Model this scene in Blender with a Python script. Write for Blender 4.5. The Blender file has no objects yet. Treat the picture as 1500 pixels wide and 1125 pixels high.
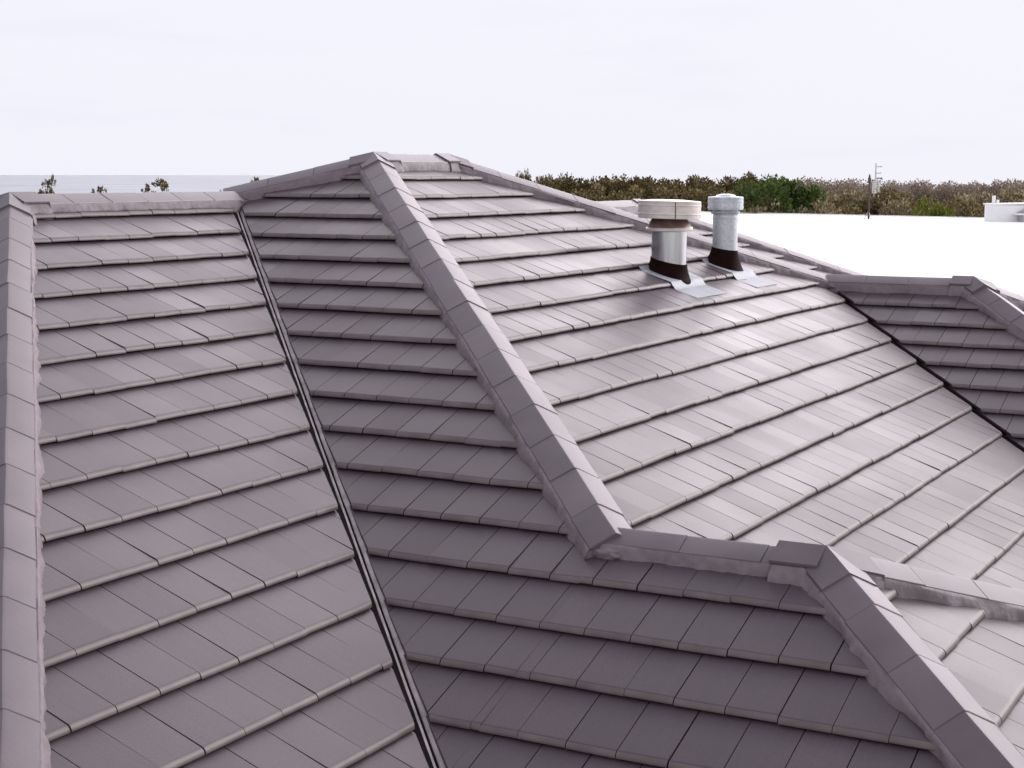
import bpy, bmesh, math, random
from mathutils import Vector, Matrix, noise

random.seed(11)
scene = bpy.context.scene
col = scene.collection
S = 0.36            # metres per roof unit (horizontal run of one tile course)
Z0 = 8.7            # eye height above the ground

# ------------------------------------------------------------------ camera
CAM_YAW, CAM_PITCH, CAM_ROLL = 0.5029, 0.1287, 0.0009
_fw = Vector((math.cos(CAM_YAW), math.sin(CAM_YAW), 0)); _rt = Vector((math.sin(CAM_YAW), -math.cos(CAM_YAW), 0)); _up = Vector((0, 0, 1))
_F = _fw * math.cos(CAM_PITCH) - _up * math.sin(CAM_PITCH)
_U0 = _up * math.cos(CAM_PITCH) + _fw * math.sin(CAM_PITCH)
_R = _rt * math.cos(CAM_ROLL) + _U0 * math.sin(CAM_ROLL)
_U = _U0 * math.cos(CAM_ROLL) - _rt * math.sin(CAM_ROLL)
cd = bpy.data.cameras.new('camera'); cam = bpy.data.objects.new('camera', cd); col.objects.link(cam)
cd.sensor_fit = 'HORIZONTAL'; cd.sensor_width = 36; cd.lens = 36 * 2364.96 / 1500
cd.clip_start = 0.05; cd.clip_end = 60000
M = Matrix(((_R.x, _U.x, -_F.x), (_R.y, _U.y, -_F.y), (_R.z, _U.z, -_F.z))).to_4x4()
M.translation = Vector((0, 0, Z0)); cam.matrix_world = M
scene.camera = cam

# ------------------------------------------------------------------ world, sun, exposure
scene.view_settings.view_transform = 'Standard'; scene.view_settings.look = 'None'
scene.view_settings.exposure = 0.0; scene.view_settings.gamma = 1.0
SUN_AZ, SUN_EL = math.radians(62), math.radians(24)      # to the right of the view, through thin cloud
sun_h = _fw * math.cos(SUN_AZ) + _rt * math.sin(SUN_AZ)
SUN_DIR = (sun_h * math.cos(SUN_EL) + _up * math.sin(SUN_EL)).normalized()
world = bpy.data.worlds.new("World"); scene.world = world; world.use_nodes = True
wt = world.node_tree; wt.nodes.clear()
def wn(t, **k):
    n = wt.nodes.new(t)
    for a, b in k.items(): setattr(n, a, b)
    return n
wl = lambda a, b: wt.links.new(a, b)
w_out = wn('ShaderNodeOutputWorld'); w_bg = wn('ShaderNodeBackground'); wl(w_bg.outputs[0], w_out.inputs[0])
w_sky = wn('ShaderNodeTexSky', sky_type='NISHITA', sun_disc=False)
w_sky.sun_elevation = SUN_EL; w_sky.sun_rotation = math.atan2(SUN_DIR.x, SUN_DIR.y); w_sky.air_density = 1.0; w_sky.dust_density = 2.5
w_tc = wn('ShaderNodeTexCoord'); w_sep = wn('ShaderNodeSeparateXYZ'); wl(w_tc.outputs['Generated'], w_sep.inputs[0])
# overcast layer: pale at the horizon, with an unseen glow added to brighten tiles
w_el = wn('ShaderNodeMapRange', interpolation_type='SMOOTHSTEP'); wl(w_sep.outputs['Z'], w_el.inputs['Value'])
w_el.inputs['From Min'].default_value = 0.10; w_el.inputs['From Max'].default_value = 0.5
w_m1 = wn('ShaderNodeMix', data_type='RGBA'); wl(w_el.outputs[0], w_m1.inputs['Factor'])
w_m1.inputs['A'].default_value = (0.93, 0.93, 1.02, 1); w_m1.inputs['B'].default_value = (0.62, 0.60, 0.70, 1)
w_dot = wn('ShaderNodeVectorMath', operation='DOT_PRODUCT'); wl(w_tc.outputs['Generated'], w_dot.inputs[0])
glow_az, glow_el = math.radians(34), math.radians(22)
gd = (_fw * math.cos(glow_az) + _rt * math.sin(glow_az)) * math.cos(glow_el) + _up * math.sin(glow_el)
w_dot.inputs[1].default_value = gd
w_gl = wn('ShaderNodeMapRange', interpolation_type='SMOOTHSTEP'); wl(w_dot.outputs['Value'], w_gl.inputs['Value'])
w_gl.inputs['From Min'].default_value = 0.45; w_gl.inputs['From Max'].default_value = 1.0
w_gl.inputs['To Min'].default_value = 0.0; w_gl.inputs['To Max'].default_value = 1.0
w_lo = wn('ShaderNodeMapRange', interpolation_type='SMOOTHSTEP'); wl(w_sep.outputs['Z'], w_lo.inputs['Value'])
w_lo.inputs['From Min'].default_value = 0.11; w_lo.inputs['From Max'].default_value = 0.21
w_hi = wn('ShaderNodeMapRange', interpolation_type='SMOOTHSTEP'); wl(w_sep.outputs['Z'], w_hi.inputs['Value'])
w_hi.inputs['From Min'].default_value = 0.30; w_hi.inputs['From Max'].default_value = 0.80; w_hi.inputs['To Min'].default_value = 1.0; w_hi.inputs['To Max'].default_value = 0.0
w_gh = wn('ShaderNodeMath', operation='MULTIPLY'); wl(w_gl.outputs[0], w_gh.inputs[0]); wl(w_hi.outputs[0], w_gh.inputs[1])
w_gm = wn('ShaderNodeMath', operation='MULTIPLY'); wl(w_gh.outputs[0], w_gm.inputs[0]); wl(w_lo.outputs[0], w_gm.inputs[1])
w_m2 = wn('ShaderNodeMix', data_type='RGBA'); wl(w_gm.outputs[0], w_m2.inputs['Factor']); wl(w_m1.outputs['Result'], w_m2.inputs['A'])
w_bk = wn('ShaderNodeVectorMath', operation='DOT_PRODUCT'); wl(w_tc.outputs['Generated'], w_bk.inputs[0]); w_bk.inputs[1].default_value = -_fw
w_bm = wn('ShaderNodeMapRange', interpolation_type='SMOOTHSTEP'); wl(w_bk.outputs['Value'], w_bm.inputs['Value'])
w_bm.inputs['From Min'].default_value = 0.0; w_bm.inputs['From Max'].default_value = 0.9; w_bm.inputs['To Max'].default_value = 1.0
w_m5 = wn('ShaderNodeMix', data_type='RGBA'); wl(w_bm.outputs[0], w_m5.inputs['Factor']); wl(w_m1.outputs['Result'], w_m5.inputs['A']); w_m5.inputs['B'].default_value = (1.0, 0.98, 1.02, 1)
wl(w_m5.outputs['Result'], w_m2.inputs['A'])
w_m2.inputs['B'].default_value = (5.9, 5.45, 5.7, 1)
# faint lilac streaks of cloud
w_map = wn('ShaderNodeMapping'); wl(w_tc.outputs['Generated'], w_map.inputs[0]); w_map.inputs['Scale'].default_value = (5, 5, 34)
w_ns = wn('ShaderNodeTexNoise'); wl(w_map.outputs[0], w_ns.inputs['Vector']); w_ns.inputs['Scale'].default_value = 1.3; w_ns.inputs['Detail'].default_value = 6
w_cr = wn('ShaderNodeMapRange', interpolation_type='SMOOTHSTEP'); wl(w_ns.outputs['Fac'], w_cr.inputs['Value'])
w_cr.inputs['From Min'].default_value = 0.52; w_cr.inputs['From Max'].default_value = 0.75; w_cr.inputs['To Max'].default_value = 0.3
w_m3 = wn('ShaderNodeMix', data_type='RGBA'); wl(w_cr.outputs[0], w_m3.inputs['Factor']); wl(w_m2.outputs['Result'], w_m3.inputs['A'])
w_m3.inputs['B'].default_value = (0.84, 0.835, 0.97, 1)
w_ss = wn('ShaderNodeMix', data_type='RGBA', blend_type='MULTIPLY'); w_ss.inputs['Factor'].default_value = 1
wl(w_sky.outputs[0], w_ss.inputs['A']); w_ss.inputs['B'].default_value = (0.1, 0.1, 0.1, 1)
w_m4 = wn('ShaderNodeMix', data_type='RGBA'); w_m4.inputs['Factor'].default_value = 0.95
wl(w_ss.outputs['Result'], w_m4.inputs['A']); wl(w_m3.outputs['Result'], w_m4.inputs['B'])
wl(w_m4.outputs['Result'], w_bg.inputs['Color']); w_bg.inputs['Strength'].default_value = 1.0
sd = bpy.data.lights.new('sun', 'SUN'); sd.energy = 1.3; sd.angle = math.radians(18); sd.color = (1.0, 0.965, 0.92)
sun = bpy.data.objects.new('sun', sd); col.objects.link(sun); sun.rotation_euler = SUN_DIR.to_track_quat('Z', 'Y').to_euler()

# ------------------------------------------------------------------ helpers
def W(x, y, z): return Vector((x * S, y * S, z * S + Z0))
def ray(px, py, d):
    """world point (metres) seen at photo pixel (px,py), d roof units deep"""
    r = (_F + _R * ((px - 750) / 2364.96) - _U * ((py - 562.5) / 2364.96)) * d * S
    return r + Vector((0, 0, Z0))
def smooth_angle(me, deg=35):
    for p in me.polygons: p.use_smooth = True
    me.set_sharp_from_angle(angle=math.radians(deg))
def link(name, me, mat, parent=None, base=None):
    o = bpy.data.objects.new(name, me); col.objects.link(o)
    if mat: me.materials.append(mat)
    if parent:
        o.parent = parent
        # mesh data are world coordinates: undo every ancestor offset
        if base is not None: o.location = -base
    return o
def from_bm(name, bm, mat, parent=None, base=None, smooth=None):
    me = bpy.data.meshes.new(name); bm.to_mesh(me); bm.free()
    if smooth: smooth_angle(me, smooth)
    return link(name, me, mat, parent, base)
def from_py(name, vs, fs, mat, parent=None, base=None, smooth=None):
    me = bpy.data.meshes.new(name); me.from_pydata([tuple(v) for v in vs], [], fs); me.update()
    if smooth: smooth_angle(me, smooth)
    return link(name, me, mat, parent, base)
def empty(name, loc, label, cat, group=None, kind=None):
    o = bpy.data.objects.new(name, None); col.objects.link(o); o.location = loc; o.empty_display_size = 0.3
    tag(o, label, cat, group, kind); return o
def tag(o, label=None, cat=None, group=None, kind=None):
    if label: o['label'] = label
    if cat: o['category'] = cat
    if group: o['group'] = group
    if kind: o['kind'] = kind
    return o
def box_bm(bm, c, dx, dy, z0, z1, ax=None):
    """box from centre c (x,y), half sizes along ax and its normal"""
    ax = (ax or Vector((1, 0, 0))).normalized(); ay = Vector((-ax.y, ax.x, 0))
    vs = []
    for z in (z0, z1):
        for a, b in ((-1, -1), (1, -1), (1, 1), (-1, 1)):
            p = Vector((c[0], c[1], 0)) + ax * (a * dx) + ay * (b * dy); vs.append(bm.verts.new((p.x, p.y, z)))
    for f in ((3, 2, 1, 0), (4, 5, 6, 7), (0, 1, 5, 4), (1, 2, 6, 5), (2, 3, 7, 6), (3, 0, 4, 7)): bm.faces.new([vs[i] for i in f])
def tube_bm(bm, p, q, r0, r1, n=8, caps=True):
    p, q = Vector(p), Vector(q); d = (q - p).normalized()
    a = d.orthogonal().normalized(); b = d.cross(a)
    A = [bm.verts.new(p + (a * math.cos(2 * math.pi * i / n) + b * math.sin(2 * math.pi * i / n)) * r0) for i in range(n)]
    B = [bm.verts.new(q + (a * math.cos(2 * math.pi * i / n) + b * math.sin(2 * math.pi * i / n)) * r1) for i in range(n)]
    for i in range(n): bm.faces.new((A[i], A[(i + 1) % n], B[(i + 1) % n], B[i]))
    if caps: bm.faces.new(A[::-1]); bm.faces.new(B)

# ------------------------------------------------------------------ materials
def material(name):
    m = bpy.data.materials.new(name); m.use_nodes = True; nt = m.node_tree
    return m, nt, nt.nodes['Principled BSDF']
def nd(nt, t, **k):
    n = nt.nodes.new(t)
    for a, b in k.items(): setattr(n, a, b)
    return n
def ramp(nt, src, stops):
    r = nd(nt, 'ShaderNodeValToRGB'); nt.links.new(src, r.inputs[0]); e = r.color_ramp.elements
    while len(e) < len(stops): e.new(0.5)
    for k, (p, c) in enumerate(stops): e[k].position = p; e[k].color = (*c, 1)
    return r.outputs[0]
def noise_tex(nt, scale, detail=4, coord='Object', sc=(1, 1, 1)):
    tc = nd(nt, 'ShaderNodeTexCoord'); mp = nd(nt, 'ShaderNodeMapping'); mp.inputs['Scale'].default_value = sc
    nt.links.new(tc.outputs[coord], mp.inputs[0]); n = nd(nt, 'ShaderNodeTexNoise')
    n.inputs['Scale'].default_value = scale; n.inputs['Detail'].default_value = detail; nt.links.new(mp.outputs[0], n.inputs['Vector'])
    return n.outputs['Fac']
def mixc(nt, fac, a, b, mode='MIX'):
    m = nd(nt, 'ShaderNodeMix', data_type='RGBA', blend_type=mode)
    for s, v in (('Factor', fac), ('A', a), ('B', b)):
        if hasattr(v, 'links'): nt.links.new(v, m.inputs[s])
        else: m.inputs[s].default_value = v if not isinstance(v, tuple) else (*v, 1)
    return m.outputs['Result']
def bump(nt, bs, src, strength, dist):
    b = nd(nt, 'ShaderNodeBump'); b.inputs['Strength'].default_value = strength; b.inputs['Distance'].default_value = dist
    nt.links.new(src, b.inputs['Height']); nt.links.new(b.outputs[0], bs.inputs['Normal'])
def simple(name, c, rough=0.5, metal=0.0, var=0.15, scale=8, bmp=0.0, bd=0.01, spec=0.5, sc=(1, 1, 1)):
    m, nt, bs = material(name)
    n = noise_tex(nt, scale, 5, sc=sc)
    lo = tuple(v * (1 - var) for v in c); hi = tuple(min(1, v * (1 + var)) for v in c)
    nt.links.new(ramp(nt, n, [(0.3, lo), (0.7, hi)]), bs.inputs['Base Color'])
    bs.inputs['Roughness'].default_value = rough; bs.inputs['Metallic'].default_value = metal; bs.inputs['Specular IOR Level'].default_value = spec
    if bmp: bump(nt, bs, n, bmp, bd)
    return m
TILE = (0.063, 0.0435, 0.0535)
def tile_mat(name, along):
    """painted flat concrete tile; 'along' is the plan direction of the up-slope (fine streaks run with it)"""
    m, nt, bs = material(name)
    geo = nd(nt, 'ShaderNodeNewGeometry')
    per = ramp(nt, geo.outputs['Random Per Island'], [(0.0, (TILE[0] * .93, TILE[1] * .92, TILE[2] * .93)), (0.5, TILE), (1.0, (TILE[0] * 1.06, TILE[1] * 1.07, TILE[2] * 1.06))])
    sc = (0.35, 6, 1) if abs(along[0]) > 0.5 else (6, 0.35, 1)
    st = noise_tex(nt, 6.0, 3, sc=sc)
    c1 = mixc(nt, 1.0, per, ramp(nt, st, [(0.25, (0.94, 0.94, 0.94)), (0.75, (1.06, 1.06, 1.06))]), 'MULTIPLY')
    bl = noise_tex(nt, 0.9, 4)
    c2 = mixc(nt, 1.0, c1, ramp(nt, bl, [(0.3, (0.90, 0.90, 0.91)), (0.7, (1.09, 1.09, 1.08))]), 'MULTIPLY')
    sp = noise_tex(nt, 120, 4)
    c3 = mixc(nt, 1.0, c2, ramp(nt, sp, [(0.3, (0.80, 0.80, 0.80)), (0.7, (1.18, 1.18, 1.18))]), 'MULTIPLY')
    nt.links.new(c3, bs.inputs['Base Color'])
    rr = nd(nt, 'ShaderNodeMapRange'); nt.links.new(bl, rr.inputs['Value']); rr.inputs['From Min'].default_value = 0.3; rr.inputs['From Max'].default_value = 0.7
    rr.inputs['To Min'].default_value = 0.36; rr.inputs['To Max'].default_value = 0.46
    wnz = nd(nt, 'ShaderNodeTexWhiteNoise', noise_dimensions='1D'); nt.links.new(geo.outputs['Random Per Island'], wnz.inputs['W'])
    r2 = nd(nt, 'ShaderNodeMath', operation='MULTIPLY_ADD'); nt.links.new(wnz.outputs['Value'], r2.inputs[0]); r2.inputs[1].default_value = 0.045; nt.links.new(rr.outputs[0], r2.inputs[2])
    nt.links.new(r2.outputs[0], bs.inputs['Roughness'])
    bs.inputs['IOR'].default_value = 1.5; bs.inputs['Specular IOR Level'].default_value = 0.62
    add = nd(nt, 'ShaderNodeMath', operation='ADD'); nt.links.new(st, add.inputs[0]); nt.links.new(sp, add.inputs[1])
    bump(nt, bs, add.outputs[0], 0.12, 0.002)
    return m
MT_y = tile_mat('grey_tile_paint_y', (0, 1)); MT_x = tile_mat('grey_tile_paint_x', (1, 0))
MNOSE = simple('tile_lip_lightened', (0.135, 0.106, 0.106), 0.5, var=0.2, scale=7, spec=0.5)  # lip faces coloured paler than the tile for the light they catch
def cap_mat():
    m, nt, bs = material('grey_cap_paint')
    geo = nd(nt, 'ShaderNodeNewGeometry')
    per = ramp(nt, geo.outputs['Random Per Island'], [(0, (0.108, 0.086, 0.100)), (1, (0.135, 0.110, 0.124))])
    n = noise_tex(nt, 3.0, 6); c = mixc(nt, 1.0, per, ramp(nt, n, [(0.3, (0.84, 0.83, 0.85)), (0.7, (1.16, 1.15, 1.13))]), 'MULTIPLY')
    nt.links.new(c, bs.inputs['Base Color']); bs.inputs['Roughness'].default_value = 0.42; bs.inputs['Specular IOR Level'].default_value = 0.5
    bump(nt, bs, noise_tex(nt, 40, 4), 0.2, 0.003); return m
MCAP = cap_mat()
MMORT = simple('painted_mortar', (0.185, 0.150, 0.166), 0.6, var=0.13, scale=18, bmp=0.75, bd=0.010)
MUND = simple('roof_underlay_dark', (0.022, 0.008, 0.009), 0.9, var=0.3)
MVAL = simple('valley_metal', (0.44, 0.385, 0.395), 0.5, 0.15, var=0.3, scale=9, bmp=0.2)
MDARK = simple('dark_gutter_and_shade', (0.009, 0.005, 0.006), 0.85, var=0.3, spec=0.08)  # dark gutter metal, also the painted shade strips in the left valley
MWALLH = simple('rendered_wall', (0.55, 0.52, 0.5), 0.85, var=0.06, scale=3, bmp=0.2)
MFASC = simple('fascia_paint', (0.12, 0.1, 0.11), 0.45, var=0.08)
MWHITE = simple('white_membrane', (0.88, 0.88, 0.88), 0.6, var=0.015, scale=0.4)
MWGREY = simple('pale_grey_paint', (0.4, 0.38, 0.4), 0.6, var=0.06)

# ------------------------------------------------------------------ setting: ground and sea
def plane_obj(name, pts, z, mat):
    o = from_py(name, [(p[0], p[1], z) for p in pts], [tuple(range(len(pts)))], mat); o['kind'] = 'structure'; return o
mg, nt, bs = material('dry_ground')
nt.links.new(ramp(nt, noise_tex(nt, 0.25, 8), [(0.3, (0.07, 0.065, 0.035)), (0.55, (0.14, 0.12, 0.075)), (0.75, (0.2, 0.175, 0.12))]), bs.inputs['Base Color'])
bs.inputs['Roughness'].default_value = 0.95
def gp(right, fwd): p = _rt * right + _fw * fwd; return (p.x, p.y)
plane_obj('ground', [gp(-400, -300), gp(900, -300), gp(1100, 300), gp(700, 900), gp(60, 800), gp(-40, 190), gp(-200, 190)], 0.0, mg)
ms, nt, bs = material('sea_water')
sn = noise_tex(nt, 0.012, 12, sc=(1, 1, 1)); s2 = noise_tex(nt, 0.09, 8)
nt.links.new(ramp(nt, sn, [(0.35, (0.36, 0.385, 0.425)), (0.65, (0.47, 0.495, 0.53))]), bs.inputs['Base Color'])
bs.inputs['Roughness'].default_value = 0.6; bs.inputs['Specular IOR Level'].default_value = 0.12
bump(nt, bs, s2, 0.6, 1.5)
plane_obj('sea', [gp(-40000, -2000), gp(0, -2000), gp(0, 100), gp(-3000, 45000), gp(-40000, 45000)], -1.6, ms)

# ------------------------------------------------------------------ the tiled house
T = 0.456
PHI = math.atan(T); CO, SI = math.cos(PHI), math.sin(PHI)
XB, YC, YA, XG, YD = 34.641, 22.874, 27.895, 55.657, 19.399       # where each roof plane passes eye level
XF = 26.99
H1, H2, H3, H4, HE = 0.28, -0.69, -5.63, -3.30, -9.5
HC = 0.27                                                       # crest of the capping above the meeting of the planes
base = W(24, 10, HE) ; base.z = 0.0
house = empty('tiled_house', base, 'large house under a glossy mauve grey hipped tile roof with several wings', 'house')
def part(name, bm, mat, smooth=None, parent=None): return from_bm(name, bm, mat, parent or house, base if parent is None else Vector((0, 0, 0)), smooth)

P1 = (XB + H1 / T, YC + H1 / T); P2 = (38.95, YC + H1 / T)
Tt = (XB + H2 / T, YA + H2 / T); PA = (XF + H2 / T, YA + H2 / T)
Sx = (XB + H3 / T, YC + H3 / T); P3 = (XB + H3 / T, YD + H3 / T)
K = (XG + H4 / T, YC + H4 / T); P4 = (K[0], 11.05)
PQ = (55.7, 25.2); HQ = -1.194; YQ = PQ[1] - HQ / T
EB, EA, EC, EG, ED, EF = XB + HE / T, YA + HE / T, YC + HE / T, XG + HE / T, YD + HE / T, XF + HE / T
TE = 0.351                                                      # steeper-looking back slope of the small wing
EE = P3[0] + (H3 - HE) / TE
VCE = EE; VCEy = EC
TH = 0.098                                                      # tile thickness

def tile_slope(name, up, c0, s0, g, tw, off, poly, insets, mat, label=None, rows=None):
    """tiles on the plane z=T*(p.up-c0); lips at p.up=s0-k*g; clipped to the plan polygon poly (ccw)"""
    upv = Vector((up[0], up[1], 0)); eu = Vector((up[1], -up[0], 0))   # eu x ev = ew
    bm = bmesh.new()
    n = len(poly); edges = []
    for i in range(n):
        a = Vector((*poly[i], 0)); b = Vector((*poly[(i + 1) % n], 0)); d = (b - a).normalized(); out = Vector((d.y, -d.x, 0))
        edges.append((a - out * insets[i], out))
    us = [Vector((*p, 0)).dot(eu) for p in poly]; ss = [Vector((*p, 0)).dot(upv) for p in poly]
    G = g / CO
    k0 = math.floor((s0 - max(ss)) / g) - 1; k1 = math.ceil((s0 - min(ss)) / g) + 1
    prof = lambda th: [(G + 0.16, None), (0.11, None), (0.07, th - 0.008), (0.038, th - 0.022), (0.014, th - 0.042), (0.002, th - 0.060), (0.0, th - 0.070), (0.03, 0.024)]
    for k in range(k0, k1 + 1):
        s = s0 - k * g
        rw = random.uniform(-0.006, 0.006)
        for j in range(math.floor((min(us) - off) / tw) - 1, math.ceil((max(us) - off) / tw) + 2):
            u0 = off + (j + (0.5 if k % 2 else 0)) * tw
            c = eu * (u0 + tw / 2) + upv * (s + g / 2)
            if any((c - a).dot(o) > 1.1 for a, o in edges): continue
            gap0 = random.choice((0.005, 0.006, 0.007, 0.011)); gap1 = random.choice((0.005, 0.006, 0.007, 0.011))
            th = TH + random.uniform(-0.007, 0.007); dv = random.uniform(-0.010, 0.010) + 0.035 * noise.noise((u0 * 0.33, k * 1.7, c0)); tl = random.uniform(-0.006, 0.006)
            m = (-0.014 - th) / G
            sec = []
            for v, w in prof(th):
                if w is None: w = th + m * v
                sec.append((v + (dv if v < 0.5 else 0), w + (rw if v < 0.5 else 0)))
            sec.append((G + 0.16, sec[0][1] - 0.06))
            L, Rr = [], []
            for side, lst, u in ((-1, L, u0 + gap0), (1, Rr, u0 + tw - gap1)):
                for v, w in sec:
                    ww = w + side * tl * (1 if v < 0.5 else 0)
                    p = eu * u + upv * (s + v * CO - ww * SI); z = T * (s - c0) + v * SI + ww * CO
                    lst.append(bm.verts.new(W(p.x, p.y, z)))
            m_ = len(sec)
            for i in range(m_):
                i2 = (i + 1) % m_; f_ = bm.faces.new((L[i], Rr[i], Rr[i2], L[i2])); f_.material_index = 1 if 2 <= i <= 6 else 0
            bm.faces.new(L); bm.faces.new(Rr[::-1])
    for a, o in edges:
        r = bmesh.ops.bisect_plane(bm, geom=bm.verts[:] + bm.edges[:] + bm.faces[:], plane_co=W(a.x, a.y, 0), plane_no=o, clear_outer=True, dist=1e-5)
        ce = [e for e in r['geom_cut'] if isinstance(e, bmesh.types.BMEdge)]
        if ce: bmesh.ops.holes_fill(bm, edges=ce, sides=0)
    bmesh.ops.recalc_face_normals(bm, faces=bm.faces[:])
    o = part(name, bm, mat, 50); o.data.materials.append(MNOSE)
    if label: o['label'] = label
    return o

yS = Sx[1]; vS = XB + (yS - YA)
tile_slope('tile_slope', (0, 1), YA, 25.789, 1.027, 0.785, 0.30, [PA, (EF, EA), (EB, EA), Tt], [0, 0, 0.12, 0], MT_y)
tile_slope('tile_slope', (1, 0), XB, 34.360, 1.008, 0.727, 0.235, [Tt, (vS, yS), Sx, P1], [0.12, 0, 0, 0], MT_x)
tile_slope('tile_slope', (1, 0), XB, 34.360, 1.008, 0.727, 0.235, [(vS, yS), (EB, EA), (EB, ED), P3, Sx], [0.12, 0, 0, 0, 0], MT_x)
tile_slope('tile_slope', (0, 1), YC, 22.563, 1.0, 0.745, 0.10, [P1, Sx, (VCE, VCEy), (EG, EC), K, P2], [0, 0.1, 0, 0.10, 0, 0], MT_y, 'shiny sunlit slope')
tile_slope('tile_slope', (0, 1), YD, 6.104, 0.99, 0.745, 0.35, [P3, (EB, ED), (EE, ED)], [0, 0, 0], MT_y, 'shiny sunlit slope')
tile_slope('tile_slope', (1, 0), XG, 48.211, 0.991, 0.69, 0.12, [K, (EG, EC), (EG, P4[1] - (H4 - HE) / T), P4], [0.10, 0, 0, 0], MT_x)
tile_slope('tile_slope', (1, 0), XF, 25.5, 1.02, 0.76, 0.2, [PA, (EF, PA[1] + PA[0] - EF), (EF, EA)], [0, 0, 0], MT_x)
# wing behind the right-hand hip
vq = (42.3, PQ[1])
tile_slope('tile_slope', (0, 1), YQ, 24.9, 1.0, 0.745, 0.2, [PQ, vq, (vq[0] + 14, vq[1] - 14 * 0.816), (PQ[0] + 14 * 0.93, PQ[1] - 14 * 0.843)], [0, 0, 0, 0], MT_y, 'shiny sunlit slope')

# plain sheets under the tiles, and the slopes turned away from us
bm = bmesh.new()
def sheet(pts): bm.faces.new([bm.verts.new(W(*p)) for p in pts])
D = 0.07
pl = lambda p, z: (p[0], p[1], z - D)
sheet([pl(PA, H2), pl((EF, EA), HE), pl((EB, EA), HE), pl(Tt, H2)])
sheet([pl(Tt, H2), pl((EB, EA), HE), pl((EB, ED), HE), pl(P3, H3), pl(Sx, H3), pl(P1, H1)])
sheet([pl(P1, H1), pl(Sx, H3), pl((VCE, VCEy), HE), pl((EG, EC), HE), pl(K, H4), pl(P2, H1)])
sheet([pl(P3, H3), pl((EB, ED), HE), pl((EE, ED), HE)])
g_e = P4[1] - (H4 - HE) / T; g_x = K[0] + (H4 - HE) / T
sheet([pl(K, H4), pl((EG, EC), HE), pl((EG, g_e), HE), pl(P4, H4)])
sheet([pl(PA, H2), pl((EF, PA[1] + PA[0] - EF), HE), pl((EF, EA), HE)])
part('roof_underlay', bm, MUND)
bm = bmesh.new()
sheet([pl(Sx, H3), pl(P3, H3), pl((EE, ED), HE), pl((VCE, VCEy), HE)])
sheet([pl(P4, H4), pl((EG, g_e), HE), pl((g_x, g_e), HE)])
sheet([pl(K, H4), pl(P4, H4), pl((g_x, g_e), HE), pl((g_x, PQ[1] + 12), HE)])
yb = PA[1] + PA[0] - EF
sheet([pl(Tt, H2), pl((Tt[0] + 4, yb), HE), pl((EF, yb), HE), pl(PA, H2)])
sheet([pl(P1, H1), pl(Tt, H2), pl((Tt[0] + 4, yb), HE), pl((44, yb), HE), pl(P2, H1)])
sheet([pl(P2, H1), pl((44, yb), HE), pl((63, yb), HE), pl(K, H4)])
sheet([pl(PQ, HQ), pl((PQ[0] + 18, PQ[1] - 17), HE), pl((PQ[0] + 18, PQ[1] + 18), HE)])
sheet([pl(PQ, HQ), pl((PQ[0] + 18, PQ[1] + 18), HE), pl((vq[0], PQ[1] + 18), HE), pl(vq, HQ)])
sheet([pl(PQ, HQ), pl(vq, HQ), pl((vq[0] + 14, vq[1] - 14 * .816), HQ - 14 * .816 * T), pl((PQ[0] + 14 * .93, PQ[1] - 14 * .843), HQ - 14 * .843 * T)])
part('rear_slope', bm, MT_y)

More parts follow.
